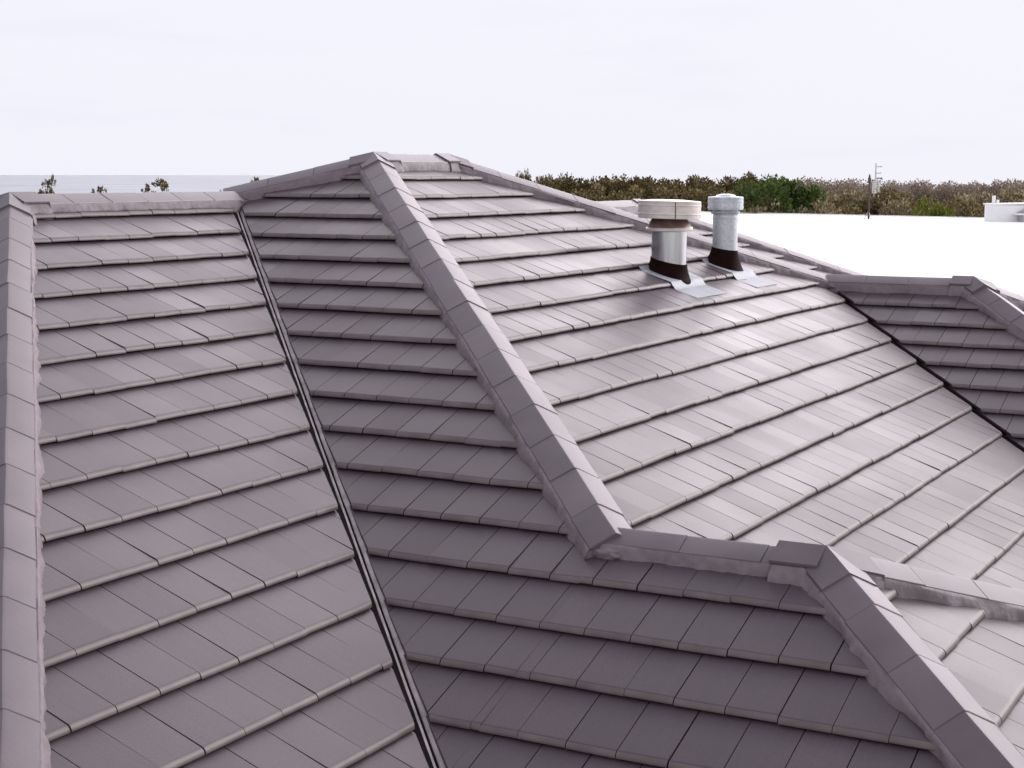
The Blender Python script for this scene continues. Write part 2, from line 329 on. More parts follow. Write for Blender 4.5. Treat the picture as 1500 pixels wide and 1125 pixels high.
# capping: overlapping V-shaped caps along a line, bedded on mortar
def capping(name, a, za, b, zb, hw=0.44, drop=0.21, seg=1.22, roof=(0.32, 0.32), start=0.0, mort=(1, 1), lip=0.007, hc=HC):
    A = Vector((a[0], a[1], za + hc)); B = Vector((b[0], b[1], zb + hc)); d = (B - A); Ln = d.length; d.normalize()
    lat = Vector((d.y, -d.x, 0)).normalized(); nr = lat.cross(d); nr = nr if nr.z > 0 else -nr
    bm = bmesh.new(); s = start
    while s < Ln - 0.05:
        e = min(s + seg, Ln); jl = random.uniform(-0.008, 0.008); jw = random.uniform(-0.006, 0.006)
        ring = []
        for q, lift in ((s + 0.0025, 0.0), (e, lip)):
            c = A + d * q + nr * (lift + random.uniform(-0.005, 0.005)) + lat * (jl + random.uniform(-0.012, 0.012))
            out = [(-hw - jw, -drop), (-0.045, -0.012), (0, 0), (0.045, -0.012), (hw + jw, -drop)]
            inn = [(hw + jw - 0.012, -drop - 0.035), (-hw - jw + 0.012, -drop - 0.035)]
            ring.append([bm.verts.new(W(*(c + lat * x + Vector((0, 0, 1)) * z))) for x, z in out + inn])
        n = len(ring[0])
        for i in range(n): bm.faces.new((ring[0][i], ring[0][(i + 1) % n], ring[1][(i + 1) % n], ring[1][i]))
        bm.faces.new(ring[0][::-1]); bm.faces.new(ring[1]); s += seg
    bmesh.ops.recalc_face_normals(bm, faces=bm.faces[:])
    bmesh.ops.bevel(bm, geom=[e for e in bm.edges if e.calc_length() > 0.2 * S and e.calc_face_angle(0) > 0.8], offset=0.012 * S, segments=1, affect='EDGES')
    o = part(name, bm, MCAP, 28)
    bm = bmesh.new(); seed = random.random() * 50
    for sd_, on in ((-1, mort[0]), (1, mort[1])):
        if not on: continue
        rf = roof[0] if sd_ < 0 else roof[1]
        rows = []; q = 0.0; step = 0.045
        while q < Ln + step:
            qq = min(q, Ln); c = A + d * qq
            wob = noise.noise((qq * 0.9, seed, sd_)) * 0.07 + noise.noise((qq * 2.6, seed, sd_ + 7)) * 0.06 + noise.noise((qq * 6, seed, sd_ + 3)) * 0.025 + noise.noise((qq * 13, seed, sd_ + 5)) * 0.022; lump = noise.noise((qq * 1.7, seed + 9, sd_)) * 0.03
            r = []
            wid = hw + 0.065 + wob * 0.8
            zs = -hc - rf * wid                                # reference plane at that offset
            for x, z in ((hw - 0.10, -drop - 0.02), (hw + 0.004, -drop - 0.012 + max(0, lump) * .6), (hw + 0.04 + lump, -drop * 0.5 + (zs + 0.10) * 0.5 + lump * .5), (wid, zs + 0.06), (wid + 0.02, zs - 0.05)):
                p = c + lat * (sd_ * x); r.append(bm.verts.new(W(p.x, p.y, c.z + z)))
            rows.append(r); q += step
        for r0, r1 in zip(rows, rows[1:]):
            for i in range(4):
                f = (r0[i], r0[i + 1], r1[i + 1], r1[i]); bm.faces.new(f if sd_ > 0 else f[::-1])
        rm = max(roof)
        if sd_ == 1 or not mort[1]:
            for q in (0.03, Ln - 0.03):
                c = A + d * q
                bm.faces.new([bm.verts.new(W(*(c + lat * x + Vector((0, 0, z))))) for x, z in ((-hw - .02, -drop - .02), (hw + .02, -drop - .02), (hw + .08, -hc - rm * hw - .1), (-hw - .08, -hc - rm * hw - .1))])
    bmesh.ops.recalc_face_normals(bm, faces=bm.faces[:])
    part('mortar_bed', bm, MMORT, 60, parent=o)
    return o
def down(p, z, dx, dy, fall, L): return (p[0] + dx * L, p[1] + dy * L), z - fall * L
def run(name, p, z, dx, dy, fall, L, **k):
    q, zq = down(p, z, dx, dy, fall, L); return capping(name, p, z, q, zq, **k)
run('hip_capping', P1, H1, -1, -1, T, P1[0] - Sx[0] + 0.22, start=0.35)                       # long hip in the middle
run('hip_capping', P3, H3, -1, -1, T, P3[0] - EB, start=0.3)
run('hip_capping', PA, H2, -1, -1, T, PA[0] - EF, start=0.3, hw=0.42)
run('hip_capping', P4, H4, -1, -1, T, P4[0] - EG, start=0.3)
run('hip_capping', P4, H4, 1, -1, T, 8, start=0.3)
run('hip_capping', PA, H2, -1, 1, T, 6, start=0.3)
capping('hip_capping', P2, H1, K, H4, start=0.3)
capping('hip_capping', P1, H1, (33.27, 26.83), -0.63, start=0.35)
run('hip_capping', P3, H3, 1, -0.77, TE, 9, start=0.3)
capping('hip_capping', PQ, HQ, (PQ[0] + 12 * .93, PQ[1] - 12 * .843), HQ - 12 * .843 * T, start=0.3)
capping('ridge_capping', P1, H1, P2, H1, hw=0.41, drop=0.205, roof=(T, T), start=0.3)
capping('ridge_capping', PA, H2, (Tt[0] + 0.1, Tt[1]), H2, hw=0.41, drop=0.205, roof=(T, T), start=0.3)
capping('ridge_capping', Sx, H3, P3, H3, hw=0.37, drop=0.18, roof=(TE, T), seg=1.3, hc=0.21)
capping('ridge_capping', (K[0], K[1] - 0.1), H4, P4, H4, hw=0.41, drop=0.205, roof=(T, T), seg=1.3)
capping('ridge_capping', vq, HQ, PQ, HQ, hw=0.41, drop=0.205, roof=(T, T))

def apex_cap(p, z, arms, lift=0.05, L=0.62, hw=0.43, drop=0.21):
    """folded cover where ridge and hips meet: one short V arm along each line, joined at the peak"""
    bm = bmesh.new(); top = Vector((p[0], p[1], z + HC + lift))
    bmort = bmesh.new()
    for dx, dy, fall in arms:
        d = Vector((dx, dy, -fall)); h = math.hypot(dx, dy); d /= h; ln = L
        lat = Vector((d.y, -d.x, 0)).normalized()
        for th_, tgt in ((0.0, bm),):
            A_ = [top - lat * hw + Vector((0, 0, -drop)), top, top + lat * hw + Vector((0, 0, -drop))]
            Bq = [v + d * ln for v in A_]
            lo = Vector((0, 0, -0.04))
            v = [bm.verts.new(W(*q)) for q in A_ + Bq + [q + lo for q in A_ + Bq]]
            for f in ((0, 1, 4, 3), (1, 2, 5, 4), (6, 9, 11, 8), (0, 3, 9, 6), (2, 8, 11, 5), (3, 4, 5, 11, 9), (0, 6, 7, 1), (1, 7, 8, 2)): bm.faces.new([v[i] for i in f])
        e0 = top + d * (ln * 0.96); q4 = [bmort.verts.new(W(*(e0 + lat * x + Vector((0, 0, zz))))) for x, zz in ((-hw - .03, -drop - .03), (hw + .03, -drop - .03), (hw + .09, -HC - lift - .2), (-hw - .09, -HC - lift - .2))]
        bmort.faces.new(q4)
        # mortar skirt below each arm
        sk = []
        for sgn in (-1, 1):
            prev = None
            for i in range(9):
                q = ln * (i / 8.0) * 0.97; wob = noise.noise((q * 6 + p[0], p[1] + sgn, dx)) * 0.05
                c = top + d * q
                r = [bmort.verts.new(W(*(c + lat * (sgn * x) + Vector((0, 0, zz))))) for x, zz in ((hw - 0.08, -drop - 0.03), (hw + 0.01 + wob * .4, -drop - 0.07), (hw + 0.10 + wob, -HC - lift - 0.32 * (hw + .1) + 0.02), (hw + 0.12 + wob, -HC - lift - 0.36 * (hw + .1) - 0.1))]
                if prev:
                    for m_ in range(3): bmort.faces.new((prev[m_], prev[m_ + 1], r[m_ + 1], r[m_]))
                prev = r
    bmesh.ops.recalc_face_normals(bm, faces=bm.faces[:]); bmesh.ops.recalc_face_normals(bmort, faces=bmort.faces[:])
    o = part('apex_cap', bm, MCAP); part('mortar_bed', bmort, MMORT, 60, parent=o); return o
apex_cap(P1, H1, [(1, 0, 0), (-1, -1, T), (-1, 1.7, T)])
apex_cap(P2, H1, [(-1, 0, 0), (1, -.82, .37), (1, 1, T)])
apex_cap(P3, H3, [(0, 1, 0), (-1, -1, T), (1, -.77, TE)], lift=0.035, L=0.72)
apex_cap(P4, H4, [(0, 1, 0), (-1, -1, T), (1, -1, T)], lift=0.08)
apex_cap(PA, H2, [(1, 0, 0), (-1, -1, T), (-1, 1, T)], L=0.75)
apex_cap(PQ, HQ, [(-1, 0, 0), (1, -1, T), (1, 1, T)])

# hand-pressed mortar where cappings run into each other
def mortar_lump(parent, c, r, seed):
    bm = bmesh.new(); bmesh.ops.create_icosphere(bm, subdivisions=4, radius=1.0)
    for v in bm.verts:
        n_ = 1 + 0.22 * noise.noise(v.co * 1.6 + Vector((seed, 0, 0))) + 0.10 * noise.noise(v.co * 4.5 + Vector((seed, 3, 0)))
        v.co = W(c[0] + v.co.x * r[0] * n_, c[1] + v.co.y * r[1] * n_, c[2] + v.co.z * r[2] * n_)
    part('mortar_bed', bm, MMORT, 60, parent=parent)
caps = [o for o in house.children if o.name.startswith('ridge_capping')]
mortar_lump(caps[2], (Sx[0] - 0.36, Sx[1] - 0.16, H3 - 0.12), (0.17, 0.27, 0.11), 1.0)
mortar_lump(caps[1], (Tt[0] - 0.12, Tt[1] - 0.30, H2 - 0.06), (0.34, 0.18, 0.15), 7.0)
mortar_lump(caps[3], (K[0] - 0.32, K[1] - 0.34, H4 - 0.06), (0.20, 0.24, 0.13), 11.0)

# valley trays
def valley(a, za, L, dark, wid=0.20):
    d = Vector((-1, -1, -T)).normalized(); lat = Vector((1, -1, 0)).normalized(); A = Vector((a[0], a[1], za)); Ln = L * math.sqrt(2 + T * T)
    fall = T / math.sqrt(2)
    bm = bmesh.new()
    sec = [(-wid, fall * wid - 0.045), (-0.015, -0.06), (-0.012, -0.005), (0.012, -0.005), (0.015, -0.06), (wid, fall * wid - 0.045)]
    s = 0.0; k = 0
    while s < Ln:
        e = min(s + 5.0, Ln); lf = 0.006 * (k % 2)
        r = [[bm.verts.new(W(*(A + d * q + lat * x + Vector((0, 0, z + lf))))) for x, z in sec] for q in (s, e + 0.05)]
        for i in range(5): bm.faces.new((r[0][i], r[0][i + 1], r[1][i + 1], r[1][i]))
        s = e; k += 1
    bmesh.ops.recalc_face_normals(bm, faces=bm.faces[:])
    o = part('valley_gutter', bm, MDARK if dark else MVAL)
    if not dark:
        # dark strips put in for the shade in the valley, thin bright rib between
        n = int(Ln / 0.2)
        for nm, prof_, mt_ in (('valley_shade', ((-0.17, -0.05), (-0.14, 0.03), (-0.10, 0.03), (-0.040, 0.008), (-0.036, -0.055)), MDARK), ('valley_rib', ((-0.030, -0.06), (-0.028, 0.014), (-0.018, 0.014), (-0.016, -0.06)), MVAL), ('valley_shade', ((-0.012, -0.058), (-0.008, -0.012), (0.05, -0.004), (0.054, -0.045)), MDARK)):
            bm = bmesh.new(); rows = []
            for i in range(n + 1):
                q = Ln * i / n; c = A + d * q; w_ = noise.noise((q * 2.0, 3.1, 0.7)) * 0.010
                rows.append([bm.verts.new(W(*(c + lat * (x + w_) + Vector((0, 0, z))))) for x, z in prof_])
            for r0, r1 in zip(rows, rows[1:]):
                for i in range(len(prof_) - 1): bm.faces.new((r0[i], r0[i + 1], r1[i + 1], r1[i]))
            bmesh.ops.recalc_face_normals(bm, faces=bm.faces[:])
            part(nm, bm, mt_, parent=o)
    return o
valley(Tt, H2, Tt[0] - EB, False)
valley(K, H4, K[0] - EG, True)
# fascias and walls under the eaves (below the frame)
outline = [(EF, EA), (EB, EA), (EB, ED), (EE, ED), (EE, EC), (EG, EC), (EG, g_e), (g_x, g_e), (g_x, yb), (EF, yb)]
bm = bmesh.new(); bw = bmesh.new()
for i in range(len(outline)):
    a = Vector((*outline[i], 0)); b = Vector((*outline[(i + 1) % len(outline)], 0)); d = (b - a).normalized(); inn = Vector((-d.y, d.x, 0))
    v = [bm.verts.new(W(*p)) for p in ((a.x, a.y, HE + 0.05), (b.x, b.y, HE + 0.05), (b.x, b.y, HE - 0.6), (a.x, a.y, HE - 0.6))]; bm.faces.new(v)
    a2 = a + inn * 1.4; b2 = b + inn * 1.4
    v = [bm.verts.new(W(*p)) for p in ((a.x, a.y, HE - 0.6), (b.x, b.y, HE - 0.6), (b2.x, b2.y, HE - 0.6), (a2.x, a2.y, HE - 0.6))]; bm.faces.new(v)
    v = [bw.verts.new(Vector(W(p[0], p[1], 0)[:2] + (p[2],))) for p in ((a2.x, a2.y, W(0, 0, HE - .4).z), (b2.x, b2.y, W(0, 0, HE - .4).z), (b2.x, b2.y, 0), (a2.x, a2.y, 0))]; bw.faces.new(v)
part('fascia', bm, MFASC); part('wall', bw, MWALLH)

# ------------------------------------------------------------------ flues
MGALV, nt, bs = material('galvanised_steel')
vo = nd(nt, 'ShaderNodeTexVoronoi'); tc = nd(nt, 'ShaderNodeTexCoord'); nt.links.new(tc.outputs['Object'], vo.inputs['Vector']); vo.inputs['Scale'].default_value = 62
nt.links.new(ramp(nt, vo.outputs['Color'], [(0.1, (0.56, 0.60, 0.65)), (0.9, (0.74, 0.78, 0.82))]), bs.inputs['Base Color'])
bs.inputs['Metallic'].default_value = 0.6; bs.inputs['Roughness'].default_value = 0.4
MSHINY = simple('bright_steel', (0.72, 0.74, 0.77), 0.24, 0.95, var=0.16, scale=6, sc=(3, 3, 0.15))
MCOWL = simple('weathered_zinc_cowl', (0.80, 0.745, 0.70), 0.4, 0.35, var=0.1, scale=11, sc=(1, 1, 2.5))
MBROWN = simple('dark_brown_collar', (0.20, 0.13, 0.11), 0.55, 0.4, var=0.35, scale=12)  # dark brown metal, tone varying at random
MRIM = simple('pale_collar_rim', (0.78, 0.74, 0.70), 0.4, 0.4, var=0.1, scale=10)
MBOOT = simple('black_rubber_boot', (0.014, 0.0055, 0.0045), 0.6, var=0.3, scale=14, spec=0.03)
MLEAD = simple('zinc_flashing_sheet', (0.36, 0.385, 0.42), 0.6, 0.2, var=0.1, scale=14, bmp=0.15, bd=0.004)
def lathe(bm, c, prof, n=48, tilt=(0, 0)):
    rings = []
    for r, z in prof:
        rings.append([bm.verts.new(W(c[0] + r * math.cos(2 * math.pi * i / n), c[1] + r * math.sin(2 * math.pi * i / n), z + tilt[0] * r * math.cos(2 * math.pi * i / n) + tilt[1] * r * math.sin(2 * math.pi * i / n))) for i in range(n)])
    for a, b in zip(rings, rings[1:]):
        for i in range(n): bm.faces.new((a[i], a[(i + 1) % n], b[(i + 1) % n], b[i]))
    return rings
def flue(kind, c, label, r, ztop_pipe):
    zc = T * (c[1] - YC); b = W(c[0], c[1], zc)
    root = empty('flue_vent', b, label, 'flue vent', 'metal flue vents on the shiny slope')
    add = lambda name, bm, mat, sm=35, parent=None: from_bm(name, bm, mat, parent or root, b if parent is None else Vector((0, 0, 0)), sm)
    bm = bmesh.new(); lathe(bm, c, [(r, zc - 0.3), (r, ztop_pipe)]); add('pipe', bm, MSHINY if kind == 'big' else MGALV)
    # rubber boot: slanted with the roof below, cut on a flatter slant on top
    bm = bmesh.new(); n = 48; rings = []
    stages = ((1.28, -0.05, .62), (1.27, 0.03, .62), (1.23, 0.06, .62), (1.19, 0.10, .62), (1.13, 0.19, .62), (1.07, 0.30, .54), (1.045, 0.40, .5), (1.0, 0.405, .5)) if kind == 'big' else \
             ((1.60, -0.05, .70), (1.58, 0.03, .70), (1.52, 0.06, .70), (1.42, 0.12, .68), (1.26, 0.25, .58), (1.11, 0.40, .44), (1.045, 0.53, .36), (1.0, 0.535, .36))
    for f, h, sl in stages:
        rr = []
        for i in range(n):
            a = 2 * math.pi * i / n; wob = 1 + 0.012 * math.sin(5 * a + h * 9)
            x, y = r * f * math.cos(a) * wob, r * f * math.sin(a) * wob
            rr.append(bm.verts.new(W(c[0] + x, c[1] + y, zc + T * sl * y + h)))
        rings.append(rr)
    for p, q in zip(rings, rings[1:]):
        for i in range(n): bm.faces.new((p[i], p[(i + 1) % n], q[(i + 1) % n], q[i]))
    add('rubber_boot', bm, MBOOT, 50)
    return root, add, zc
F1 = (39.68, 17.07); F2 = (43.85, 17.12)
root, add, zc = flue('big', F1, 'large steel flue with wide drum cowl and dark brown collar, nearer of the two', 0.465, -1.30)
bm = bmesh.new(); lathe(bm, F1, [(0.47, -1.46), (0.60, -1.46), (0.625, -1.44), (0.625, -1.385), (0.60, -1.36), (0.50, -1.36)], tilt=(0.02, 0)); col_ = add('collar', bm, MRIM)
bm = bmesh.new(); lathe(bm, F1, [(0.585, -1.365), (0.555, -1.30), (0.50, -1.20), (0.455, -1.12), (0.45, -1.05)]); add('collar_skirt', bm, MBROWN, parent=col_)
bm = bmesh.new()
rr = lathe(bm, F1, [(0.46, -1.135), (0.815, -1.135), (0.83, -1.125), (0.83, -1.03), (0.845, -1.025), (0.845, -1.005), (0.83, -1.0), (0.83, -0.80), (0.843, -0.795), (0.843, -0.775), (0.83, -0.77), (0.835, -0.68), (0.82, -0.672), (0.4, -0.64)], tilt=(-0.012, 0.022))
bm.faces.new(rr[-1]); cw = add('cowl', bm, MCOWL)
for a in (-2.55, 0.4):
    bm = bmesh.new(); d = Vector((math.cos(a), math.sin(a), 0)); p = Vector((*F1, 0)) + d * 0.836
    box_bm(bm, W(p.x, p.y, 0)[:2], 0.008 * S, 0.012 * S, W(0, 0, -1.12).z, W(0, 0, -0.685).z, d); add('seam', bm, MBROWN, parent=cw)
root2, add2, zc2 = flue('small', F2, 'slim spangled galvanised flue with round domed cap, farther of the two', 0.355, -0.98)
bm = bmesh.new()
rr = lathe(bm, F2, [(0.36, -1.10), (0.405, -1.10), (0.415, -1.08), (0.415, -1.03), (0.36, -1.02), (0.36, -0.985), (0.495, -0.985), (0.505, -0.975), (0.505, -0.93), (0.515, -0.925), (0.515, -0.905), (0.505, -0.9), (0.505, -0.76), (0.514, -0.755), (0.514, -0.735), (0.505, -0.73), (0.508, -0.625), (0.49, -0.615), (0.30, -0.60), (0.25, -0.56), (0.12, -0.53)])
bm.faces.new(rr[-1]); add2('cowl', bm, MGALV)
bm = bmesh.new(); lathe(bm, F2, [(0.358, -1.24), (0.368, -1.235), (0.368, -1.215), (0.358, -1.21)]); add2('band', bm, MGALV)
def flashing(add, x0, x1, ytop, ybot, slide):
    """metal sheet dressed over the course below the boot"""
    bm = bmesh.new(); rows = []
    lips = [22.563 - k for k in range(4, 10)]
    N = 40; M_ = 10
    for i in range(N + 1):
        y = ytop + (ybot - ytop) * i / N
        lip = max(l for l in lips if l <= y + 1e-6)
        v = y - lip; w = TH + 0.022 - 0.135 * v
        for l in lips:                                        # ramp over the step at each lip
            dd = l - y
            if 0 <= dd < 0.30: w = max(w, TH + 0.016 - 0.20 * (dd / 0.30) ** .75)
        r = []
        for j in range(M_ + 1):
            x = x0 + (x1 - x0) * j / M_ + slide * i / N
            r.append(bm.verts.new(W(x, y, T * (y - YC) + w * 1.1 + 0.004 * noise.noise((x * 3, y * 3, 1)))))
        rows.append(r)
    for a, b in zip(rows, rows[1:]):
        for j in range(M_): bm.faces.new((a[j], b[j], b[j + 1], a[j + 1]))
    ex = bmesh.ops.extrude_face_region(bm, geom=bm.faces[:])
    bmesh.ops.translate(bm, vec=(0, 0, -0.012 * S), verts=[g for g in ex['geom'] if isinstance(g, bmesh.types.BMVert)])
    bmesh.ops.recalc_face_normals(bm, faces=bm.faces[:])
    add('flashing_sheet', bm, MLEAD, 40)
flashing(add, 38.75, 40.85, 17.52, 15.80, -0.15)
flashing(add2, 43.1, 44.75, 17.52, 15.82, -0.05)

# ------------------------------------------------------------------ white flat-roofed building behind
zr = -5.5
def atz(px, py):
    r = _F + _R * ((px - 750) / 2364.96) - _U * ((py - 562.5) / 2364.96); return r * (zr / r.z)
far_l, far_r = atz(860, 307.2), atz(1600, 323.3)
near = [Vector((77, 60, zr)), Vector((77, 24, zr)), Vector((71, 15, zr)), Vector((64.5, 13, zr)), Vector((64.5, -40, zr)), Vector((190, -20, zr))]
wb = empty('white_building', Vector(W(150, 45, 0)[:2] + (0,)), 'long white building with a broad blank flat roof below the trees', 'building')
wbb = wb.location.copy()
quad = near + [far_r, far_l]
bm = bmesh.new(); bm.faces.new([bm.verts.new(W(p.x, p.y, zr)) for p in quad]); from_bm('flat_roof', bm, MWHITE, wb, wbb)
bm = bmesh.new()
for i in range(len(quad)):
    a, b = quad[i], quad[(i + 1) % len(quad)]
    bm.faces.new([bm.verts.new(v) for v in (W(a.x, a.y, zr - 0.03), W(b.x, b.y, zr - 0.03), Vector((b.x * S, b.y * S, 0)), Vector((a.x * S, a.y * S, 0)))])
from_bm('wall', bm, MWHITE, wb, wbb)
bm = bmesh.new()
for i in range(len(quad)):
    a, b = quad[i], quad[(i + 1) % len(quad)]; d = (b - a); mid = (a + b) / 2
    box_bm(bm, (mid.x * S, mid.y * S), d.length / 2 * S - 0.13, 0.12, W(0, 0, zr).z + 0.004, W(0, 0, zr).z + 0.04, Vector((d.x, d.y, 0)))
from_bm('roof_kerb', bm, MWHITE, wb, wbb)
# plant room on the far right corner
c = ray(1519, 320, 196); ax = Vector((_rt.x, _rt.y, 0))
pr_ = empty('plant_room', Vector((c.x, c.y, W(0, 0, zr).z)), 'small white plant room on the flat roof at the far right', 'plant room')
pb = pr_.location.copy()
bm = bmesh.new(); box_bm(bm, (c.x + ax.x * 0.2, c.y + ax.y * 0.2), 2.3, 0.7, pb.z, ray(1500, 300, 196).z, ax); from_bm('wall', bm, MWHITE, pr_, pb)
bm = bmesh.new(); box_bm(bm, (c.x + ax.x * 0.2, c.y + ax.y * 0.2), 2.36, 0.76, ray(1500, 300, 196).z + .003, ray(1500, 298, 196).z, ax)
bmesh.ops.translate(bm, vec=(0, 0, 0), verts=bm.verts[:])
for v in bm.verts: v.co.z += (Vector((v.co.x, v.co.y, 0)) - Vector((c.x, c.y, 0))).dot(ax) * 0.018 + 0.04
from_bm('roof_slab', bm, MWHITE, pr_, pb)
bm = bmesh.new(); f = c - _fw * 1.1 + ax * 0.05
box_bm(bm, (f.x, f.y), 1.35, 0.38, pb.z + 0.30, pb.z + 0.36, ax); from_bm('canopy', bm, MWHITE, pr_, pb)
bm = bmesh.new(); box_bm(bm, (f.x + ax.x * .08, f.y + ax.y * .08), 1.2, 0.30, pb.z + 0.002, pb.z + 0.298, ax); from_bm('louvre_box', bm, MWGREY, pr_, pb)
bm = bmesh.new(); g = c - _fw * 0.86 - ax * 0.38
vs = [bm.verts.new(p) for p in (g - ax * .75 + Vector((0, 0, .38 + pb.z - c.z)), g + ax * 1.0 + Vector((0, 0, .38 + pb.z - c.z)), g + ax * 1.0 + Vector((0, 0, 1.25 + pb.z - c.z)))]
bm.faces.new(vs); ex = bmesh.ops.extrude_face_region(bm, geom=bm.faces[:]); bmesh.ops.translate(bm, vec=_fw * 0.12, verts=[q for q in ex['geom'] if isinstance(q, bmesh.types.BMVert)])
bmesh.ops.recalc_face_normals(bm, faces=bm.faces[:]); from_bm('gable_panel', bm, MWGREY, pr_, pb)
for px, py, rr_ in ((1455.5, 286.5, 0.075), (1461.5, 292.5, 0.06)):
    bm = bmesh.new(); p = ray(px, 300, 196); tube_bm(bm, Vector((p.x, p.y, ray(px, 301, 196).z)), Vector((p.x, p.y, ray(px, py, 196).z)), rr_, rr_, 12)
    lathe_c = None; from_bm('vent_pipe', bm, MWHITE, pr_, pb)

# masts
MPOLE = simple('dark_mast_paint', (0.06, 0.035, 0.035), 0.5, var=0.2)
MSTRUT = simple('pale_strut', (0.5, 0.44, 0.38), 0.5, var=0.1)
p0 = ray(1272.3, 313.6, 205); zb = W(0, 0, zr).z
p0 = Vector((p0.x, p0.y, zb)); ztop = ray(1273, 257, 205).z
mast = empty('rooftop_mast', p0, 'thin dark pole with splayed pale struts at the edge of the white flat roof', 'mast')
bm = bmesh.new(); tube_bm(bm, p0, Vector((p0.x, p0.y, ztop - 0.35)), 0.045, 0.04, 10); tube_bm(bm, Vector((p0.x, p0.y, ztop - 0.35)), Vector((p0.x, p0.y, ztop - .12)), 0.075, 0.075, 10); tube_bm(bm, Vector((p0.x, p0.y, ztop - 0.12)), Vector((p0.x, p0.y, ztop + .05)), 0.06, 0.03, 8)
from_bm('pole', bm, MPOLE, mast, p0)
for a, b_ in ((-.19, .05), (.08, -.1), (.02, .16)):
    bm = bmesh.new(); q = p0 + _rt * a + _fw * b_; tube_bm(bm, Vector((p0.x, p0.y, zb + .37)), Vector((q.x, q.y, zb)), 0.02, 0.02, 8); from_bm('leg', bm, MSTRUT, mast, p0)
DA = 300
q0 = ray(1281.5, 300, DA); q0.z = 0; zt = ray(1284, 239, DA).z
tower = empty('radio_antenna', q0, 'tall thin white radio antenna with short side arms rising among the trees', 'antenna')
zl = ray(0, 266, DA).z
bm = bmesh.new()
for dx, dy in ((-.2, -.12), (.2, -.12), (0, .2)): tube_bm(bm, q0 + _rt * dx + _fw * dy, Vector((q0.x, q0.y, zl)) + _rt * dx + _fw * dy, 0.05, 0.05, 6)
k = 0; z = 0.5
while z < zl - 0.5:
    for (ax_, ay_), (bx_, by_) in (((-.2, -.12), (.2, -.12)), ((.2, -.12), (0, .2)), ((0, .2), (-.2, -.12))):
        a_ = q0 + _rt * ax_ + _fw * ay_; b_ = q0 + _rt * bx_ + _fw * by_
        tube_bm(bm, Vector((a_.x, a_.y, z)), Vector((b_.x, b_.y, z + 0.45)), 0.022, 0.022, 5)
    z += 0.45
from_bm('lattice', bm, MWHITE, tower, q0)
bm = bmesh.new(); tube_bm(bm, Vector((q0.x, q0.y, zl - .6)), Vector((q0.x, q0.y, zt)), 0.075, 0.045, 8); from_bm('pole', bm, MWHITE, tower, q0)
for py, ln, m in ((244, .36, MWHITE), (253.5, .32, MWHITE), (261, .40, MPOLE), (264, -.22, MPOLE), (272, .4, MWHITE)):
    zz = ray(1284, py, DA).z; bm = bmesh.new(); e = Vector((q0.x, q0.y, zz)) + _rt * ln
    tube_bm(bm, Vector((q0.x, q0.y, zz)), e, 0.035, 0.035, 6); tube_bm(bm, e - Vector((0, 0, .05)), e + Vector((0, 0, .05)), 0.045, 0.045, 6); from_bm('arm', bm, m, tower, q0)

# ------------------------------------------------------------------ trees
def leaf_mat(name, stops):
    m, nt, bs = material(name)
    geo = nd(nt, 'ShaderNodeNewGeometry')
    nt.links.new(ramp(nt, geo.outputs['Random Per Island'], stops), bs.inputs['Base Color'])
    bs.inputs['Roughness'].default_value = 0.6; bs.inputs['Specular IOR Level'].default_value = 0.25
    tr = nd(nt, 'ShaderNodeBsdfTranslucent'); nt.links.new(bs.inputs['Base Color'].links[0].from_socket, tr.inputs['Color'])
    mx = nd(nt, 'ShaderNodeMixShader'); mx.inputs[0].default_value = 0.25
    nt.links.new(bs.outputs[0], mx.inputs[1]); nt.links.new(tr.outputs[0], mx.inputs[2]); nt.links.new(mx.outputs[0], nt.nodes['Material Output'].inputs['Surface'])
    return m
ML_OLIVE = leaf_mat('olive_brown_leaves', [(0, (0.075, 0.056, 0.019)), (0.5, (0.155, 0.12, 0.044)), (0.8, (0.23, 0.18, 0.078)), (1, (0.40, 0.33, 0.18))])
ML_DARK = leaf_mat('dark_brown_green_leaves', [(0, (0.05, 0.038, 0.013)), (0.6, (0.125, 0.098, 0.033)), (1, (0.25, 0.20, 0.085))])
ML_PALE = leaf_mat('pale_straw_leaves', [(0, (0.13, 0.10, 0.05)), (0.5, (0.25, 0.20, 0.11)), (1, (0.50, 0.44, 0.29))])
ML_GREY = leaf_mat('grey_brown_hazed_leaves', [(0, (0.17, 0.13, 0.095)), (0.5, (0.27, 0.215, 0.165)), (1, (0.42, 0.36, 0.31))])  # grey brown scrub, paled further in its colour to imitate haze
ML_GREEN = leaf_mat('deep_green_leaves', [(0, (0.03, 0.05, 0.011)), (0.6, (0.068, 0.112, 0.022)), (1, (0.15, 0.20, 0.05))])
ML_BUSH = leaf_mat('bright_green_leaves', [(0, (0.07, 0.09, 0.01)), (0.6, (0.14, 0.17, 0.018)), (1, (0.26, 0.28, 0.05))])
MBARK = simple('bark', (0.13, 0.09, 0.065), 0.9, var=0.3, scale=9, bmp=0.5)
